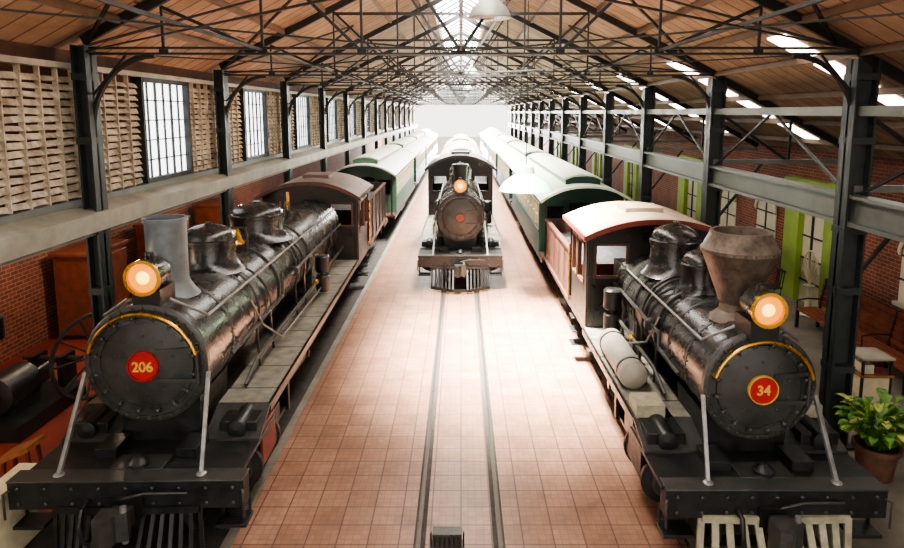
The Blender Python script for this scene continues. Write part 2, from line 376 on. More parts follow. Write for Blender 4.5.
    hs=L['brake_hose']; hs.tube([(-.42,yb-.02,.78),(-.42,yb-.14,.76),(-.43,yb-.2,.6),(-.4,yb-.2,.42),(-.34,yb-.16,.36)],.028,'black_iron',8)
    pi_=L['pilot']; pm=g['pilot_mat']; hw=.8
    for s2 in(-1,1):
        nb=g.get('nb',6)
        for i in range(nb):
            x=.2+(hw-.2)*i/(nb-1)
            pj=.5*(1-x/hw)+.02
            ww=.075 if g.get('wide') else .045
            pi_.bar((s2*x,yb+.02,.7),(s2*(x*1.02),yb-pj,.1),ww,.03,pm)
        pi_.bar((s2*.18,yb-.42,.1),(s2*hw*1.04,yb-.02,.1),.05,.08,pm)
        pi_.bar((s2*.18,yb-.03,.68),(s2*hw,yb-.0,.68),.05,.08,pm)
    pi_.bar((-.2,yb-.4,.1),(.2,yb-.4,.1),.06,.08,pm)
    fr=L['frame']; fr.bx(-.36,.36,-.2,yc+2,.5,.95,'black_iron'); fr.bx(-.5,.5,1.4,yc+1.6,.75,.98,'black_iron')
    cy=L['steam_cylinders']
    for s2 in(-1,1):
        cy.lathe([(.2,-.03),(.26,0),(.31,0),(.31,.06),(.28,.08),(.28,.82),(.31,.84),(.31,.9),(.24,.93),(.06,.96)],(s2*.92,.25,.62),(0,1,0),'black_iron',28)
        cy.lathe([(.2,-.035),(.18,-.07),(.0001,-.08)],(s2*.92,.25,.62),(0,1,0),'dark_steel',24)
        cy.bx(s2*.7,s2*1.16,.3,1.1,.85,1.2,'black_iron')
        cy.lathe([(.0001,-.02),(.12,0),(.12,.9),(.0001,.92)],(s2*.93,.22,1.13),(0,1,0),'black_iron',18)
        cy.bx(s2*1.16,s2*1.2,.4,1.0,.55,1.05,'red_brown' if g.get('redcyl') else 'black_iron')
        cy.bx(s2*.3,s2*.8,.35,1.05,.5,1.0,'black_iron')
    wh=L['wheels']; r=g['dr']; ys=g['drivers']
    for y in ys:
        for s2 in(-1,1): driver(wh,s2*.5,y,r)
        wh.cyl((-.5,y,r+.02),(.5,y,r+.02),.08,'dark_steel',12)
    wheel(wh,-.5,.0,.32,8);wheel(wh,.5,.0,.32,8); wh.cyl((-.5,0,.34),(.5,0,.34),.05,'dark_steel',10)
    wheel(wh,-.5,yc+.7,.36,8);wheel(wh,.5,yc+.7,.36,8); wh.cyl((-.5,yc+.7,.38),(.5,yc+.7,.38),.05,'dark_steel',10)
    ro=L['rods']
    for s2 in(-1,1):
        zr=r-.12
        ro.bar((s2*.66,ys[0]-.05,zr),(s2*.66,ys[-1]+.05,zr),.04,.1,'dark_steel')
        for y in ys: ro.cyl((s2*.54,y,zr),(s2*.72,y,zr),.07,'dark_steel',12)
        m=ys[min(2,len(ys)-1)]
        ro.bar((s2*.78,1.75,.62),(s2*.78,m,zr),.05,.12,'dark_steel'); ro.cyl((s2*.66,m,zr),(s2*.84,m,zr),.08,'dark_steel',12)
        ro.cyl((s2*.92,1.15,.62),(s2*.92,1.75,.62),.035,'bright_steel',10)
        ro.bx(s2*.8,s2*1.02,1.65,1.9,.5,.74,'dark_steel'); ro.bx(s2*.84,s2*1.0,1.15,2.3,.78,.84,'dark_steel'); ro.bx(s2*.84,s2*1.0,1.15,2.3,.42,.47,'dark_steel')
        ro.bx(s2*.8,s2*1.05,2.3,2.4,.4,rz_-.04,'black_iron')
        ro.bar((s2*.9,2.35,1.05),(s2*.82,m,.62),.03,.06,'dark_steel'); ro.bar((s2*.93,1.15,1.13),(s2*.9,2.35,1.0),.03,.05,'bright_steel')
        ro.bar((s2*1.05,2.4,rz_-.2),(s2*1.0,yc,rz_-.25),.03,.05,'dark_steel')
    c=L['cab']; cl=g['cab_l']; ez=g['eave']; tz=g['top']; cm=g['cab_mat']; cw=g['cw']; z0=1.15
    c.panel('y',yc,.06,-cw,cw,z0,ez,[(-cw+.12,-R*.72,2.15,2.72),(R*.72,cw-.12,2.15,2.72)],cm)
    for s2 in(-1,1):
        c.panel('x',s2*cw,.05,yc,yc+cl,z0-.05,ez,[(yc+.25,yc+cl*.48,1.95,2.7),(yc+cl*.54,yc+cl*.82,1.95,2.7),(yc+cl*.86,yc+cl-.02,1.3,2.75)],cm)
        tr=g['trim']
        for a,bb in((yc+.25,yc+cl*.48),(yc+cl*.54,yc+cl*.82)):
            for yy in(a,bb): c.bx(s2*cw-.04,s2*cw+.04,yy-.025,yy+.025,1.92,2.73,tr)
            for zz in(1.94,2.7): c.bx(s2*cw-.04,s2*cw+.04,a,bb,zz-.025,zz+.025,tr)
        xa,xb=sorted((s2*R*.72,s2*(cw-.12)))
        for xx in(xa,xb): c.bx(xx-.025,xx+.025,yc-.05,yc+.03,2.12,2.75,tr)
        for zz in(2.14,2.73): c.bx(xa,xb,yc-.05,yc+.03,zz-.025,zz+.025,tr)
        c.cyl((s2*(cw+.05),yc+cl-.05,1.2),(s2*(cw+.05),yc+cl-.05,2.4),.018,'brass',8)
        for k in range(3): c.bx(s2*(cw-.3),s2*(cw+.02),yc+cl-.4,yc+cl-.05,.35+k*.28,.38+k*.28,'black_iron')
    c.bx(-cw,cw,yc,yc+cl+.2,z0-.1,z0-.03,'black_iron')
    n=12
    for yy in(yc-.03,yc+cl-.09):
        pts=[(-cw,ez-.02)]+[(cw*(-1+2*i/n),ez+(tz-ez-.05)*(1-abs(-1+2*i/n)**2.2)) for i in range(n+1)]+[(cw,ez-.02)]
        c.prism(pts,yy,yy+.06,cm)
    c.bx(-.5,.5,yc+.1,yc+.8,z0,2.3,'black_iron')
    rf=L['cab_roof']; rf.arch(cw+.12,ez,tz,yc-.3,yc+cl+.35,g['roof_mat'],.05)
    rf.arch(cw+.13,ez+.005,tz+.005,yc-.33,yc-.28,g['roof_edge'],.09)
    for s2 in(-1,1): rf.bx(s2*(cw+.09),s2*(cw+.14),yc-.3,yc+cl+.35,ez-.07,ez+.01,g['roof_edge'])
    rf.bx(-.35,.35,yc+cl*.35,yc+cl*.75,tz-.03,tz+.07,g['roof_mat'])
    if g.get('tender'):
        t0,t1,th=g['tender']; t=L['tender_tank']; tm=g['tender_mat']; tw=cw-.05
        t.bx(-tw,tw,t0,t1,.95,1.05,'black_iron')
        t.bx(-tw,-tw+.06,t0,t1,1.05,th,tm); t.bx(tw-.06,tw,t0,t1,1.05,th,tm); t.bx(-tw,tw,t1-.06,t1,1.05,th,tm); t.bx(-tw,tw,t0,t0+.06,1.05,th-.3,tm)
        t.bx(-tw+.06,tw-.06,t0+.05,t1-.05,th-.45,th-.35,'black_iron')
        for s2 in(-1,1):
            y=t0+.03
            while y<t1: t.bx(s2*tw-.02,s2*(tw)+.02*s2+.0,y,y+.05,1.05,th,g['trim']); y+=(t1-t0-.1)/5
            t.bx(s2*tw,s2*(tw+.04),t0,t1,th-.06,th,g['trim']); t.bx(s2*tw,s2*(tw+.04),t0,t1,1.05,1.12,g['trim'])
        co=L['coal']; nx,ny=14,22; vs=[];fs=[]
        for i in range(nx):
            for j in range(ny):
                u=i/(nx-1);v=j/(ny-1); vs.append((-tw+.07+u*(2*tw-.14),t0+.07+v*((t1-t0)*.75),th-.34+.3*math.sin(pi*u)*math.sin(pi*v)+random.uniform(0,.06)))
        for i in range(nx-1):
            for j in range(ny-1): a=i*ny+j; fs.append((a,a+1,a+ny+1,a+ny))
        co.add(vs,fs,'coal')
        t.cyl((0,t1-.5,th-.4),(0,t1-.5,th+.05),.22,'black_iron',18)
        for yy in(t0+.55,t1-.55):
            for o in(-.4,.4):
                for s2 in(-1,1): wheel(wh,s2*.5,yy+o,.33,8)
                wh.cyl((-.6,yy+o,.35),(.6,yy+o,.35),.05,'dark_steel',8)
            for s2 in(-1,1): t.bx(s2*.6,s2*.68,yy-.6,yy+.6,.35,.55,'black_iron'); t.bx(s2*.58,s2*.7,yy-.15,yy+.15,.5,.8,'black_iron')
            t.bx(-.7,.7,yy-.15,yy+.15,.6,.95,'black_iron')
    L.done({'front_deck':.008,'cab':.006,'steam_cylinders':.01})
    return L

loco('steam_locomotive',(-3.73,7.39,0),math.radians(1.0),dict(R=.71,H=2.1,cab_y=9.2,beam_off=.7,bw=1.3,stack='straight',stack_y=.72,stack_r=.25,stack_z=3.74,
  domes=[(2.15,.38,3.44),(4.6,.48,3.42)],headlight=(.04,.0,3.15,.19),bell=3.3,turret=6.6,inner=1,run_z=1.25,pilot_mat='black_iron',nb=7,dr=.5,drivers=[2.6,3.7,4.8,5.9],
  cab_l=2.2,eave=2.92,top=3.32,cw=1.2,cab_mat='cab_black',trim='cab_wood',roof_mat='roof_redbrown',roof_edge='cab_wood',tender=(11.9,17.0,2.45),tender_mat='cab_black',num='206',redcyl=True,sb=1.9,plate_r=.18,pump_y=5.9))
loco('steam_locomotive',(3.42,7.1,0),0,dict(R=.63,H=1.94,cab_y=4.25,beam_off=.58,bw=1.2,stack='balloon',stack_y=.72,stack_r=.45,stack_z=3.62,
  domes=[(1.95,.27,3.15),(3.1,.38,3.33)],headlight=(-.03,-.12,2.89,.18),turret=3.75,inner=-1,run_z=1.2,pilot_mat='cream_pilot',nb=5,wide=True,dr=.45,drivers=[1.75,2.75,3.75],
  cab_l=1.75,eave=2.92,top=3.22,cw=1.15,cab_mat='cab_black',trim='cab_wood',roof_mat='roof_tan',roof_edge='red_brown',tender=(6.25,10.3,2.2),tender_mat='cab_wood',num='34',sb=1.3,plate_r=.17,pump_y=3.6,tank=(1.5,3.1,'gutter_grey'),rim='gold_paint'))
loco('steam_locomotive',(-.02,18.9,0),0,dict(R=.7,H=1.99,cab_y=5.2,beam_off=.8,bw=1.2,stack='small',stack_y=.8,stack_r=.2,stack_z=3.5,
  domes=[(2.2,.3,3.3),(3.7,.38,3.35)],headlight=(0,-.05,2.93,.17),bell=1.5,turret=4.6,inner=1,run_z=1.25,pilot_mat='black_iron',nb=7,dr=.45,drivers=[2.0,3.05,4.1,5.1],
  cab_l=1.9,eave=3.0,top=3.5,cw=1.18,cab_mat='cab_black',trim='cab_black',roof_mat='black_iron',roof_edge='cab_black',tender=(7.4,11.6,2.5),tender_mat='cab_black',plate_r=.14,plate_m='red_brown',rail_mat='dark_steel',rim='dark_steel'))

def coach(x,y0,ln,side,roof,trim='cream',hw=1.2):
    C=O('passenger_coach',(x,y0,0)); b=C['body']; ez=2.62
    def win(l0,l1,n,z0,z1):
        st=(l1-l0)/n; return [(l0+i*st+st*.16,l0+(i+1)*st-st*.16,z0,z1) for i in range(n)]
    n=int((ln-1.8)/.8); hs=win(.95,ln-.95,n,1.72,2.35)
    for s in(-1,1):
        b.panel('x',s*hw,.05,.8,ln-.8,1.0,ez,hs,side)
        for h in hs:
            C['glazing'].bx(s*(hw-.03),s*(hw-.01),h[0],h[1],h[2],h[3],'dark_glass'); C['glazing'].bx(s*(hw-.03),s*(hw+.01),h[0],h[1],2.02,2.05,trim)
            for yy in(h[0],h[1]): C['glazing'].bx(s*(hw-.02),s*(hw+.035),yy-.02,yy+.02,h[2],h[3],trim)
        b.bx(s*hw,s*(hw+.045),.8,ln-.8,1.6,1.66,side); b.bx(s*hw,s*(hw+.045),.8,ln-.8,2.42,2.46,trim); b.bx(s*(hw-.02),s*(hw+.03),0,ln,.85,1.0,'cab_black')
    for yy in(.8,ln-.8):
        b.panel('y',yy,.05,-hw,hw,1.0,ez,[(-.35,.35,1.05,2.45),(-hw+.2,-.5,1.72,2.35),(.5,hw-.2,1.72,2.35)],side)
        C['glazing'].bx(-hw+.15,hw-.15,yy-.01,yy+.01,1.7,2.4,'dark_glass'); C['door'].bx(-.33,.33,yy-.02,yy+.02,1.05,1.7,'cab_wood')
        N=12; pts=[(-hw,ez-.02)]+[(hw*(-1+2*i/N),ez+.36*(1-abs(-1+2*i/N)**2.4)) for i in range(N+1)]+[(hw,ez-.02)]
        b.prism(pts,yy-.03,yy+.03,side)
    b.bx(-hw,hw,0,ln,.95,1.02,'cab_wood')
    r=C['roof']; r.arch(hw+.1,ez,ez+.42,-.1,ln+.1,roof,.06,16,2.4)
    r.arch(.55,ez+.55,ez+.68,.6,ln-.6,roof,.05,10,2.4)
    for s in(-1,1): r.panel('x',s*.48,.04,.7,ln-.7,ez+.3,ez+.56,[],roof)
    for yy in(.68,ln-.68): r.bx(-.5,.5,yy-.02,yy+.02,ez+.3,ez+.6,side)
    rl=C['platform_railing']
    for yy in(.05,ln-.05):
        for x0,x1 in((-1.1,-.4),(.4,1.1)):
            rl.tube([(x0,yy,1.02),(x0,yy,1.85),(x1,yy,1.85),(x1,yy,1.02)],.02,'black_iron',6)
            for k in range(1,5): rl.cyl((x0+(x1-x0)*k/5,yy,1.02),(x0+(x1-x0)*k/5,yy,1.85),.012,'black_iron',5)
        for s in(-1,1): rl.cyl((s*1.12,yy,1.0),(s*1.12,yy,2.66),.025,'black_iron',6)
    bg=C['bogies']
    for yy in(1.7,ln-1.7):
        for o in(-.55,.55):
            for s in(-1,1): wheel(bg,s*.5,yy+o,.34,0)
            bg.cyl((-.6,yy+o,.36),(.6,yy+o,.36),.05,'dark_steel',8)
            for s in(-1,1): bg.lathe([(.28,-.02),(.28,.02)],(s*.5,yy+o,.36),(1,0,0),'black_iron',20)
        for s in(-1,1): bg.bx(s*.6,s*.68,yy-.8,yy+.8,.35,.52,'black_iron')
        bg.bx(-.7,.7,yy-.2,yy+.2,.5,.86,'black_iron')
    bg.bx(-.3,.3,0,ln,.75,.95,'black_iron')
    for s in(-1,1): bg.bx(s*.6,s*1.05,ln*.4,ln*.6,.45,.85,'black_iron')
    C.done()
for y in(25.4,37.2,49.0,60.8): coach(-3.85,y,11.4,'coach_green' if y>30 else 'coach_green_pale','coach_roof_grey','cream')
for y in(17.9,29.7,41.5,53.3,65.1): coach(3.5,y,11.4,'coach_green','coach_roof_mint','cream')
coach(0,31.5,11.4,'cab_wood','coach_roof_grey','cream',1.1)
coach(0,44,11.4,'cab_wood','coach_roof_grey','cream',1.1)

Y0,Y1=-3.,78.
CY=[4.1+5.3*i for i in range(14)]
XL,XR=-5.34,5.7
def rz(x): return 8.9-.52*abs(x)
f=P('floor')
f.bx(-2.7,2.7,Y0,Y1,-.2,0,'tiles'); f.bx(-5.2,-2.7,Y0,Y1,-.2,-.0,'ballast_dark'); f.bx(2.7,9.4,Y0,Y1,-.2,-.0,'concrete'); f.bx(-9.4,-5.2,Y0,Y1,-.2,0,'red_floor')
f.build()
g=P('ground'); g.bx(-60,60,Y1,Y1+60,-.3,-.02,'outdoor_ground'); g.bx(-60,60,Y0-40,Y0,-.3,-.02,'outdoor_ground'); g.build()
for xc,nm in((-.02,'c'),(-3.8,'l'),(3.46,'r')):
    t=P('railway_track')
    for s in(-1,1):
        x=xc+s*.487
        if nm=='c':
            if s>0: t.bx(x-.085,x+.055,Y0,Y1,-.01,.004,'groove')
            else: t.bx(x-.055,x+.085,Y0,Y1,-.01,.004,'groove')
        t.bx(x-.025,x+.025,Y0,Y1,-.01,.016,'rail_steel')
    if nm!='c':
        for k in range(100):
            yy=Y0+.4+k*.8
            t.bx(xc-.8,xc+.8,yy,yy+.2,-.01,.006,'ballast_dark')
    t.build()
t=P('trim_1'); t.bx(-2.82,-2.7,Y0,Y1,-.1,.015,'concrete'); t.bx(2.7,2.8,Y0,Y1,-.1,.015,'concrete'); t.build()
def slab(p,x0,x1,y0,y1,mat,th=.06,dz=0):
    pts=[(x0,rz(x0)+dz),(x1,rz(x1)+dz),(x1,rz(x1)+dz+th),(x0,rz(x0)+dz+th)]
    p.prism(pts,y0,y1,mat)
c=P('ceiling'); slab(c,-9.6,-.9,Y0,Y1,'roofboards'); slab(c,.9,9.6,Y0,Y1,'roofboards')
sk=P('skylight')
sk.prism([(-.9,rz(.9)+.3),(0,rz(0)+.35),(.9,rz(.9)+.3),(.9,rz(.9)+.33),(0,rz(0)+.38),(-.9,rz(.9)+.33)],Y0,Y1,'skylight_glass')
for s in(-1,1): sk.bx(s*.9,s*.94,Y0,Y1,rz(.9)-.08,rz(.9)+.34,'purlin')
yy=Y0+.5
while yy<Y1:
    for s in(-1,1): sk.bar((0,yy,rz(0)+.3),(s*.9,yy,rz(.9)+.25),.04,.05,'truss_paint')
    yy+=1.06
sk.bx(-.03,.03,Y0,Y1,rz(0)+.22,rz(0)+.32,'truss_paint'); sk.build()
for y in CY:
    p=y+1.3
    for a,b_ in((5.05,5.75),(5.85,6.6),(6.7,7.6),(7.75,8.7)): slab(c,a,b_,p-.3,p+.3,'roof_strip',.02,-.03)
c.build()
pu=P('roof_purlins')
for s in(-1,1):
    for x in(1.2,2.1,3.0,3.9,4.8,5.65,6.65,7.68,8.6):
        if s<0 and x>5.2: continue
        pu.bx(s*x-.035,s*x+.035,Y0,Y1,rz(x)-.12,rz(x)-.02,'purlin')
pu.build()
BC=5.9
for y in CY:
    T=P('roof_truss')
    m='truss_paint'
    for s in(-1,1):
        ex=XR if s>0 else XL
        T.bar((0,y,rz(0)-.22),(ex,y,rz(ex)-.06),.07,.14,m)
        for k,x in enumerate((1.4,2.8,4.2)):
            T.bar((s*x,y,BC),(s*x,y,rz(x)-.2),.035,.035,m)
        T.bar((0,y,BC),(s*1.4,y,rz(1.4)-.2),.045,.045,m)
        T.bar((s*1.4,y,BC),(s*2.8,y,rz(2.8)-.2),.045,.045,m)
        T.bar((s*2.8,y,BC),(s*4.2,y,rz(4.2)-.2),.045,.045,m)
        for x in(0,s*1.4,s*2.8,s*4.2): T.box((x,y,BC+.02),(.13,.02,.1),m)
        pts=[]
        for k in range(11):
            t=k/10*pi/2; pts.append((ex-s*(.06+.95*(1-math.cos(t))),y,4.75+1.1*math.sin(t)))
        T.tube(pts,.04,m,6)
        T.bar((ex-s*.1,y,5.3),(ex-s*.6,y,5.85),.03,.03,m)
    T.bar((0,y,BC),(0,y,rz(0)-.2),.045,.045,m)
    for dz in(-.03,.05): T.bar((XL,y,BC+dz),(XR,y,BC+dz),.09,.03,m)
    T.bar((-2.8,y,rz(2.8)-.25),(2.8,y,rz(2.8)-.25),.05,.06,m)
    if y<CY[-1]:
        y2=y+5.3
        for x in(-2.8,0,2.8): T.bar((x,y,BC+.02),(x,y2,BC+.02),.035,.035,m)
        for x0,x1 in((XL,0),(0,XR)):
            T.bar((x0,y,BC),(x1,y2,BC),.02,.02,m); T.bar((x1,y,BC),(x0,y2,BC),.02,.02,m)
        for s in(-1,1):
            T.bar((s*5.3,y,rz(5.3)-.16),(s*2.8,y+2.65,rz(2.8)-.16),.04,.04,m); T.bar((s*5.3,y2,rz(5.3)-.16),(s*2.8,y+2.65,rz(2.8)-.16),.04,.04,m)
    T.build()
for y in CY:
    for ex,w in((XL,.2),(XR,.32)):
        K=P('steel_column'); m='steel_paint'; h=rz(ex)-.14
        d=.3
        K.bx(ex-w/2,ex-w/2+.03,y-d/2,y+d/2,0,h,m); K.bx(ex+w/2-.03,ex+w/2,y-d/2,y+d/2,0,h,m); K.bx(ex-w/2,ex+w/2,y-.02,y+.02,0,h,m)
        K.bx(ex-w/2-.08,ex+w/2+.08,y-d/2-.06,y+d/2+.06,0,.04,m)
        for z in(1.2,2.4,3.3,4.6,5.5): K.bx(ex-w/2-.01,ex+w/2+.01,y-d/2-.012,y+d/2+.012,z,z+.1,m)
        K.build()
B=P('eaves_beam')
m='beam_bluegrey'
B.bx(XR-.12,XR+.12,Y0,Y1,3.42,3.48,m);B.bx(XR-.12,XR+.12,Y0,Y1,3.82,3.87,m);B.bx(XR-.02,XR+.02,Y0,Y1,3.48,3.82,m)
B.bx(XR-.08,XR+.08,Y0,Y1,5.0,5.14,m)
B.build()
for y in CY:
    A=P('aisle_frame'); m='truss_paint'
    A.bar((XR,y,rz(XR)-.1),(9.1,y,rz(9.1)-.12),.07,.14,m); A.bar((XR,y,3.95),(9.1,y,3.95),.07,.1,'beam_bluegrey')
    A.bar((XR,y,5.1),(7.4,y,3.95),.05,.05,m); A.bar((7.4,y,rz(7.4)-.1),(7.4,y,3.95),.05,.05,m); A.bar((XR+.2,y,2.7),(XR+1.1,y,3.9),.05,.05,m)
    if y<CY[-1]: A.bar((XR,y+.2,3.9),(XR,y+2.6,5.05),.04,.04,m); A.bar((XR,y+5.1,3.9),(XR,y+2.6,5.05),.04,.04,m)
    A.build()
WX=-5.62
wins=[]
for i,y in enumerate(CY[:-1]): wins.append((y+2.05,y+3.95,3.85,5.62) if i else (y+1.4,y+3.5,3.85,5.62))
W=P('wall_left')
W.panel('x',WX-.1,.06,Y0,Y1,3.75,rz(WX)+.0,wins,'slat_back')
segs=[];cur=Y0
for w in wins: segs.append((cur,w[0])); cur=w[1]
segs.append((cur,Y1))
for a,b_ in segs:
    z=3.86
    n=max(1,round((b_-a)/.4)); st=(b_-a)/n
    while z<5.62:
        for i in range(n):
            W.box((WX+random.uniform(-.008,.008),a+(i+.5)*st,z),(.015,st-.03,.088),'slat',Matrix.Rotation(math.radians(-34+random.uniform(-14,14)),3,'Y')@Matrix.Rotation(random.uniform(-.06,.06),3,'X'))
        z+=.11
    for i in range(n+1): W.bx(WX-.03,WX+.045,a+i*st-.012,a+i*st+.012,3.78,5.66,'slat')
W.bx(WX-.05,WX+.1,Y0,Y1,5.66,5.74,'gutter_grey'); W.bx(WX-.05,WX+.08,Y0,Y1,3.7,3.8,'beam_bluegrey')
W.build()
for i,w in enumerate(wins):
    q=P('window_%d'%(i+1)); q.bx(WX-.03,WX-.015,w[0],w[1],w[2],w[3],'window_glow')
    for a in(w[0],w[1]): q.bx(WX-.06,WX+.1,a-.04,a+.04,w[2]-.04,w[3]+.04,'frame_dark')
    for z in(w[2],w[3]): q.bx(WX-.06,WX+.1,w[0],w[1],z-.04,z+.04,'frame_dark')
    for k in range(1,6):
        t=.035 if k in(2,4) else .012; y=w[0]+(w[1]-w[0])*k/6; q.bx(WX-.01,WX+.03,y-t/2,y+t/2,w[2],w[3],'frame_dark')
    for k in range(1,5):
        z=w[2]+(w[3]-w[2])*k/5; q.bx(WX-.01,WX+.025,w[0],w[1],z-.01,z+.01,'frame_dark')
    q.build()
Gt=P('trim_2')
Gt.prism([(WX,3.72),(WX+.42,3.62),(WX+.42,3.36),(WX+.38,3.34),(WX+.36,3.6),(WX,3.68)],Y0,Y1,'gutter_grey')
Gt.bx(WX-.05,WX+.05,Y0,Y1,3.3,3.62,'beam_bluegrey'); Gt.bx(WX+.0,WX+.36,Y0,Y1,3.3,3.34,'gutter_grey')
Gt.build()
w=P('wall_left_aisle'); w.bx(-9.5,-9.3,Y0,Y1,0,4.1,'brickwall'); w.build()
w=P('wall_right')
ports=[(15.9,17.6,0,2.75),(24.7,26.6,0,2.75)]+[(33.9+i*8.8,35.7+i*8.8,0,2.75) for i in range(4)]
ar=[(12.2,13.3,1.1,2.6),(18.8,20.0,1.1,2.6),(21.6,22.8,1.1,2.6),(7.6,8.8,1.1,2.6)]
w.panel('x',9.36,.2,Y0,Y1,0,rz(9.3)+.05,[],'brickwall')
w.build()
for i,pz in enumerate(ports):
    d=P('door_%d'%(i+1)); a,b_,z0,z1=pz
    d.bx(9.22,9.25,a,b_,0,z1,'plaster')
    for y in(a,b_): d.bx(9.06,9.25,y-.38,y+.1 if y==a else y+.38,0,3.1,'lime')
    d.bx(9.02,9.25,a-.45,b_+.45,3.1,3.3,'lime'); d.bx(9.1,9.25,a,b_,2.7,3.1,'lime')
    n=14; yc_=(a+b_)/2; r=(b_-a)/2
    pts=[(yc_+r*math.cos(pi*k/n),1.95+.75*math.sin(pi*k/n)) for k in range(n+1)]
    for k in range(n):
        p0,p1=pts[k],pts[k+1]; d.prism([p0,p1,(p1[0],2.78),(p0[0],2.78)],9.1,9.25,'lime','x')
    d.bx(9.18,9.22,yc_-.03,yc_+.03,0,2.7,'frame_dark')
    for z in(.6,1.2,1.8): d.bx(9.19,9.22,a,b_,z-.02,z+.02,'frame_dark')
    d.build()
for i,(a,b_,z0,z1) in enumerate(ar):
    d=P('window_%d'%(20+i)); d.bx(9.22,9.25,a,b_,z0,z1,'plaster'); n=12; yc_=(a+b_)/2; r=(b_-a)/2
    pts=[(yc_+r*math.cos(pi*k/n),z1-.5+.5*math.sin(pi*k/n)) for k in range(n+1)]
    for k in range(n):
        p0,p1=pts[k],pts[k+1]; d.prism([p0,p1,(p1[0],z1+.02),(p0[0],z1+.02)],9.18,9.25,'brickwall','x')
        d.prism([p0,p1,(yc_+(p1[0]-yc_)*1.12,p1[1]+.06),(yc_+(p0[0]-yc_)*1.12,p0[1]+.06)],9.15,9.2,'plaster','x')
    d.bx(9.15,9.25,a-.08,b_+.08,z0-.08,z0,'plaster'); d.bx(9.2,9.22,yc_-.03,yc_+.03,z0,z1,'frame_dark')
    for z in(z0+.5,z0+1.0): d.bx(9.2,9.22,a,b_,z-.02,z+.02,'frame_dark')
    d.build()
def pendant(x,y,z,r,mat,top,nm='pendant_lamp',flat=1,glow='cream'):
    q=P(nm)
    q.lathe([(r*.98,0),(r,.01),(r*.97,.05),(r*.8,r*.33*flat),(r*.5,r*.55*flat),(r*.32,r*.66*flat),(r*.26,r*.9*flat),(.03,r*.98*flat),(.0001,r*flat)],(x,y,z),(0,0,1),mat,36)
    q.cyl((x,y,z+r*.9*flat),(x,y,top),.012,'truss_paint',6)
    q.lathe([(.0001,0),(r*.2,.02),(r*.22,.12),(.0001,.15)],(x,y,z-.03),(0,0,1),glow,14)
    q.build()
for y in(9.35,24.,38.5,53.): pendant(.4,y,6.35,.3,'grey_lamp',rz(.4)+.2,flat=1.4)
pendant(1.74,17.3,2.98,.74,'mint_enamel',rz(1.74)-.1,flat=.95)
for y in(6.5,13.5,20.,28.):  # invented pendants with point lights, added to brighten the left aisle
    pendant(-7.2,y,3.3,.25,'grey_lamp',rz(7.2)-.05,glow='fill_glow')
    l=bpy.data.lights.new('aisle_fill','POINT'); l.energy=90; l.color=(1,.8,.58); l.shadow_soft_size=.12
    o=bpy.data.objects.new('aisle_fill',l); SC.collection.objects.link(o); o.location=(-7.2,y,3.1)
q=P('potted_plant')
px,py=5.8,8.5
q.lathe([(.2,0),(.22,.02),(.27,.4),(.31,.41),(.31,.48),(.27,.48),(.26,.43),(.001,.43)],(px,py,0),(0,0,1),'terracotta',28)
q.lathe([(.26,.44),(.001,.46)],(px,py,0),(0,0,1),'soil',20)
for i in range(170):
    a=random.uniform(0,2*pi); el=random.uniform(.5,1.5); L_=random.uniform(.4,.64)
    d=Vector((math.cos(a),math.sin(a),0)); side=Vector((-math.sin(a),math.cos(a),0))
    base=Vector((px,py,.45))+d*random.uniform(0,.14)
    sl=L_*random.uniform(.45,1.); up=Vector((0,0,1))
    tip=base+d*sl*math.cos(el)*.85+up*sl*(math.sin(el)*.9+.2)
    q.tube([base,base.lerp(tip,.5)+up*.02,tip],.006,'leaf',4)
    n=6;vs=[];wd=random.uniform(.045,.07);ll=random.uniform(.16,.25); p=tip.copy(); e=el*.8
    for k in range(n+1):
        t=k/n; wk=wd*math.sin(pi*min(1,t*.92+.06))**.8
        vs+= [p-side*wk+up*.015,p,p+side*wk+up*.015]
        p=p+(d*math.cos(e)+up*math.sin(e))*(ll/n); e-=.26
    fs=[]
    for k in range(n):
        o=k*3; fs+= [(o,o+1,o+4,o+3),(o+1,o+2,o+5,o+4)]
    q.add(vs,fs,'leaf' if random.random()<.6 else 'leaf_y')
q.build()
q=P('wooden_bench')
bx0=7.95
for k in range(5): q.bx(bx0+k*.11,bx0+.09+k*.11,11.0,15.0,.43,.47,'wood_bench')
for k in range(5): q.bx(bx0+.56+k*.025,bx0+.59+k*.025,11.0,15.0,.53+k*.13,.64+k*.13,'wood_bench')
for y in(11.1,12.4,13.7,14.9):
    q.bx(bx0,bx0+.06,y-.03,y+.03,0,.43,'black_iron'); q.bx(bx0+.5,bx0+.56,y-.03,y+.03,0,.43,'black_iron'); q.bar((bx0+.54,y,.43),(bx0+.68,y,1.18),.05,.04,'black_iron')
    q.tube([(bx0+.02,y,.43),(bx0,y,.66),(bx0+.25,y,.7),(bx0+.58,y,.68)],.02,'black_iron',6)
q.build()
q=P('display_cabinet')
x,y=7.05,10.75
for dx in(-.26,.22):
    for dy in(-.26,.22): q.bx(x+dx,x+dx+.04,y+dy,y+dy+.04,0,.92,'frame_dark')
q.bx(x-.25,x+.25,y-.25,y+.25,.14,.6,'cream'); q.bx(x-.28,x+.28,y-.28,y+.28,.6,.64,'wood_lt'); q.bx(x-.28,x+.28,y-.28,y+.28,.9,.94,'gutter_grey')
q.bx(x-.2,x-.02,y-.2,y+.1,.64,.8,'plaster'); q.bx(x+.03,x+.18,y-.15,y+.15,.64,.74,'red_brown')
q.build(bevel=.005)
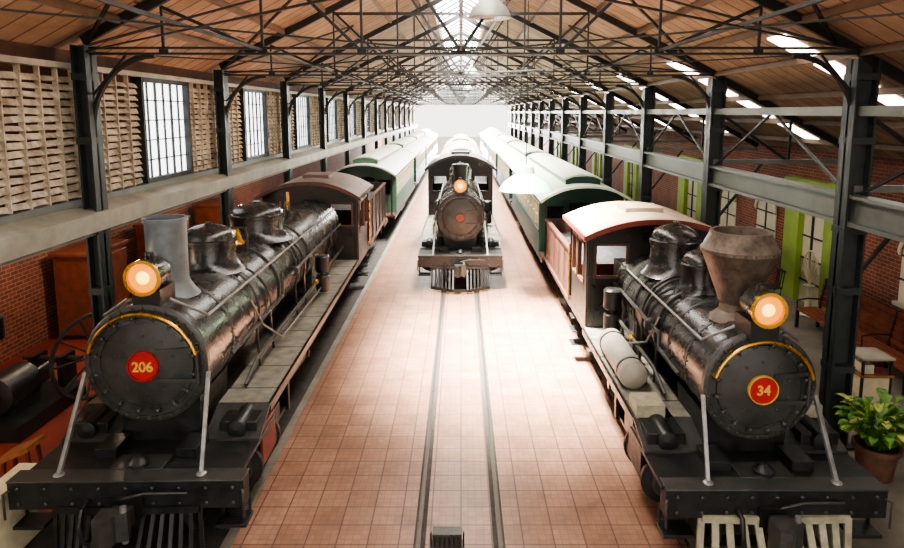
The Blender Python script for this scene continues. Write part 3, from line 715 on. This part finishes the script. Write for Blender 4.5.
def wagon_wheel(x,y,z,r,axis,mat,sp=12):
    q=P('spoked_wheel'); o=Vector((x,y,z)); q.lathe([(r-.05,-.03),(r,-.03),(r,.03),(r-.05,.03)],o,axis,mat,32,True)
    a,u,w_=q.basis(axis); q.lathe([(.0001,-.07),(.07,-.07),(.07,.07),(.0001,.07)],o,axis,mat,12)
    for i in range(sp):
        t=2*pi*i/sp; dd=u*math.cos(t)+w_*math.sin(t); q.bar(o+dd*.05,o+dd*(r-.03),.03,.03,mat)
    q.build()
q=P('garden_ornament')
x,y=8.7,15.8
q.lathe([(.2,0),(.22,.04),(.08,.12),(.06,.7),(.14,.78),(.0001,.8)],(x,y,0),(0,0,1),'plaster',20)
for k in range(9):
    a=pi*k/8; q.tube([(x,y,.8),(x,y+.2*math.cos(a),1.0+.25*math.sin(a)),(x,y+.34*math.cos(a),1.15+.5*math.sin(a))],.018,'plaster',6)
q.tube([(x,y+.34*math.cos(pi*k/16),1.15+.5*math.sin(pi*k/16)) for k in range(17)],.02,'plaster',6)
q.build()
for (x,y) in((8.3,16.9),(8.2,18.1)):
    q=P('iron_chair')
    q.bx(x-.2,x+.2,y-.2,y+.2,.43,.46,'black_iron')
    for dx in(-.18,.16):
        for dy in(-.18,.16): q.bx(x+dx,x+dx+.02,y+dy,y+dy+.02,0,.43,'black_iron')
    for dy in(-.18,-.06,.06,.18): q.bar((x+.19,y+dy,.45),(x+.24,y+dy,.9),.02,.02,'black_iron')
    q.bx(x+.22,x+.26,y-.2,y+.2,.86,.92,'black_iron'); q.build()
Mh=O('steam_pump_engine',(-7.3,10.3,0)); e=Mh['engine']
e.bx(-.5,.5,-.9,.9,0,.25,'black_iron'); e.lathe([(.2,0),(.3,.03),(.3,.75),(.2,.8)],(0,-.7,.65),(0,1,0),'black_iron',22); e.bx(-.2,.2,-.5,.1,.25,.5,'black_iron')
e.cyl((0,.1,.65),(0,.9,.65),.05,'dark_steel',10); e.cyl((-.25,-.3,.25),(-.25,-.3,1.5),.08,'black_iron',12); e.lathe([(.001,0),(.22,.06),(.22,.4),(.001,.5)],(-.25,-.3,1.4),(0,0,1),'black_iron',18)
e.bx(-.3,-.2,.6,1.0,.25,.8,'black_iron'); e.bx(.2,.3,.6,1.0,.25,.8,'black_iron'); e.cyl((-.5,.8,.72),(.55,.8,.72),.04,'dark_steel',10)
Mh.done()
wagon_wheel(-6.45,11.0,.8,.78,(1,-.6,0),'dark_steel',10)
wagon_wheel(-6.6,12.2,.62,.6,(1,-.6,0),'dark_steel',10)
for (x,y) in((-8.6,14.8),(-8.6,18.5),(-8.6,22.5)):
    q=P('wooden_cabinet'); q.bx(x-.4,x+.4,y-.8,y+.8,.1,1.9,'wood_bench'); q.bx(x+.4,x+.43,y-.75,y-.03,.2,1.8,'wood_bench'); q.bx(x+.4,x+.43,y+.03,y+.75,.2,1.8,'wood_bench'); q.bx(x-.45,x+.45,y-.85,y+.85,1.9,1.98,'wood_bench'); q.bx(x-.4,x+.4,y-.75,y+.75,0,.1,'frame_dark')
    for s in(-.08,.08): q.cyl((x+.43,y+s,1.0),(x+.46,y+s,1.0),.02,'brass',8)
    q.build(bevel=.01)
q=P('wooden_stool'); x,y=-6.0,8.3
q.box((x,y,.5),(.5,.4,.06),'wood_lt',Matrix.Rotation(math.radians(-24),3,'Y'))
for dx in(-.2,.2):
    for dy in(-.13,.13): q.bar((x+dx,y+dy,0),(x+dx*.8,y+dy*.8,.5+dx*.35),.04,.04,'wood_bench')
q.build()
q=P('low_wall'); q.bx(-5.3,-5.12,5.2,7.3,0,.8,'cream'); q.bx(-5.34,-5.09,5.15,7.34,.8,.86,'cream'); q.build(bevel=.01)
q=P('floor_spotlight'); x,y=-.16,6.85
q.bx(x-.2,x+.2,y,y+.2,.0,.06,'dark_steel'); q.bx(x-.17,x+.17,y+.02,y+.18,.06,.24,'dark_steel'); q.bx(x-.15,x+.15,y+.17,y+.19,.08,.22,'dark_glass')
for s in(-1,1): q.bx(x+s*.18,x+s*.2,y+.07,y+.13,.04,.22,'black_iron')
for k in range(6): q.bx(x-.15+k*.055,x-.13+k*.055,y,y+.02,.09,.23,'black_iron')
q.build(bevel=.006)

def area(name,loc,rot,sx,sy,pw,col,spread=pi):
    l=bpy.data.lights.new(name,'AREA'); l.shape='RECTANGLE'; l.size=sx; l.size_y=sy; l.energy=pw; l.color=col; l.spread=spread
    o=bpy.data.objects.new(name,l); SC.collection.objects.link(o); o.location=loc; o.rotation_euler=rot; return o
area('skylight_sun_1',(0,14.0,8.95),(0,math.radians(-10),0),1.2,4.5,3600,(1,.94,.82),math.radians(48))
area('skylight_sun_2',(0,38,8.95),(0,0,0),1.2,34,10000,(1,.95,.87),math.radians(100))
area('daylight_far_opening',(0,Y1,4.2),(math.radians(-90),0,0),14,8,20000,(1,.96,.9))
wd=bpy.data.worlds.new('World'); SC.world=wd; wd.use_nodes=True
bg=wd.node_tree.nodes['Background']; bg.inputs[0].default_value=(1,.95,.88,1); bg.inputs[1].default_value=1.8
SC.view_settings.view_transform='AgX'; SC.view_settings.look='AgX - Medium High Contrast'; SC.view_settings.exposure=.72
cam=bpy.data.cameras.new('camera'); co=bpy.data.objects.new('camera',cam); SC.collection.objects.link(co)
co.location=(0,0,5.05); co.rotation_euler=(math.radians(90-8.1),0,0)
cam.sensor_width=36; cam.lens=36*650/904; cam.shift_x=-9/904; cam.shift_y=-69/904; cam.clip_end=400
SC.camera=co
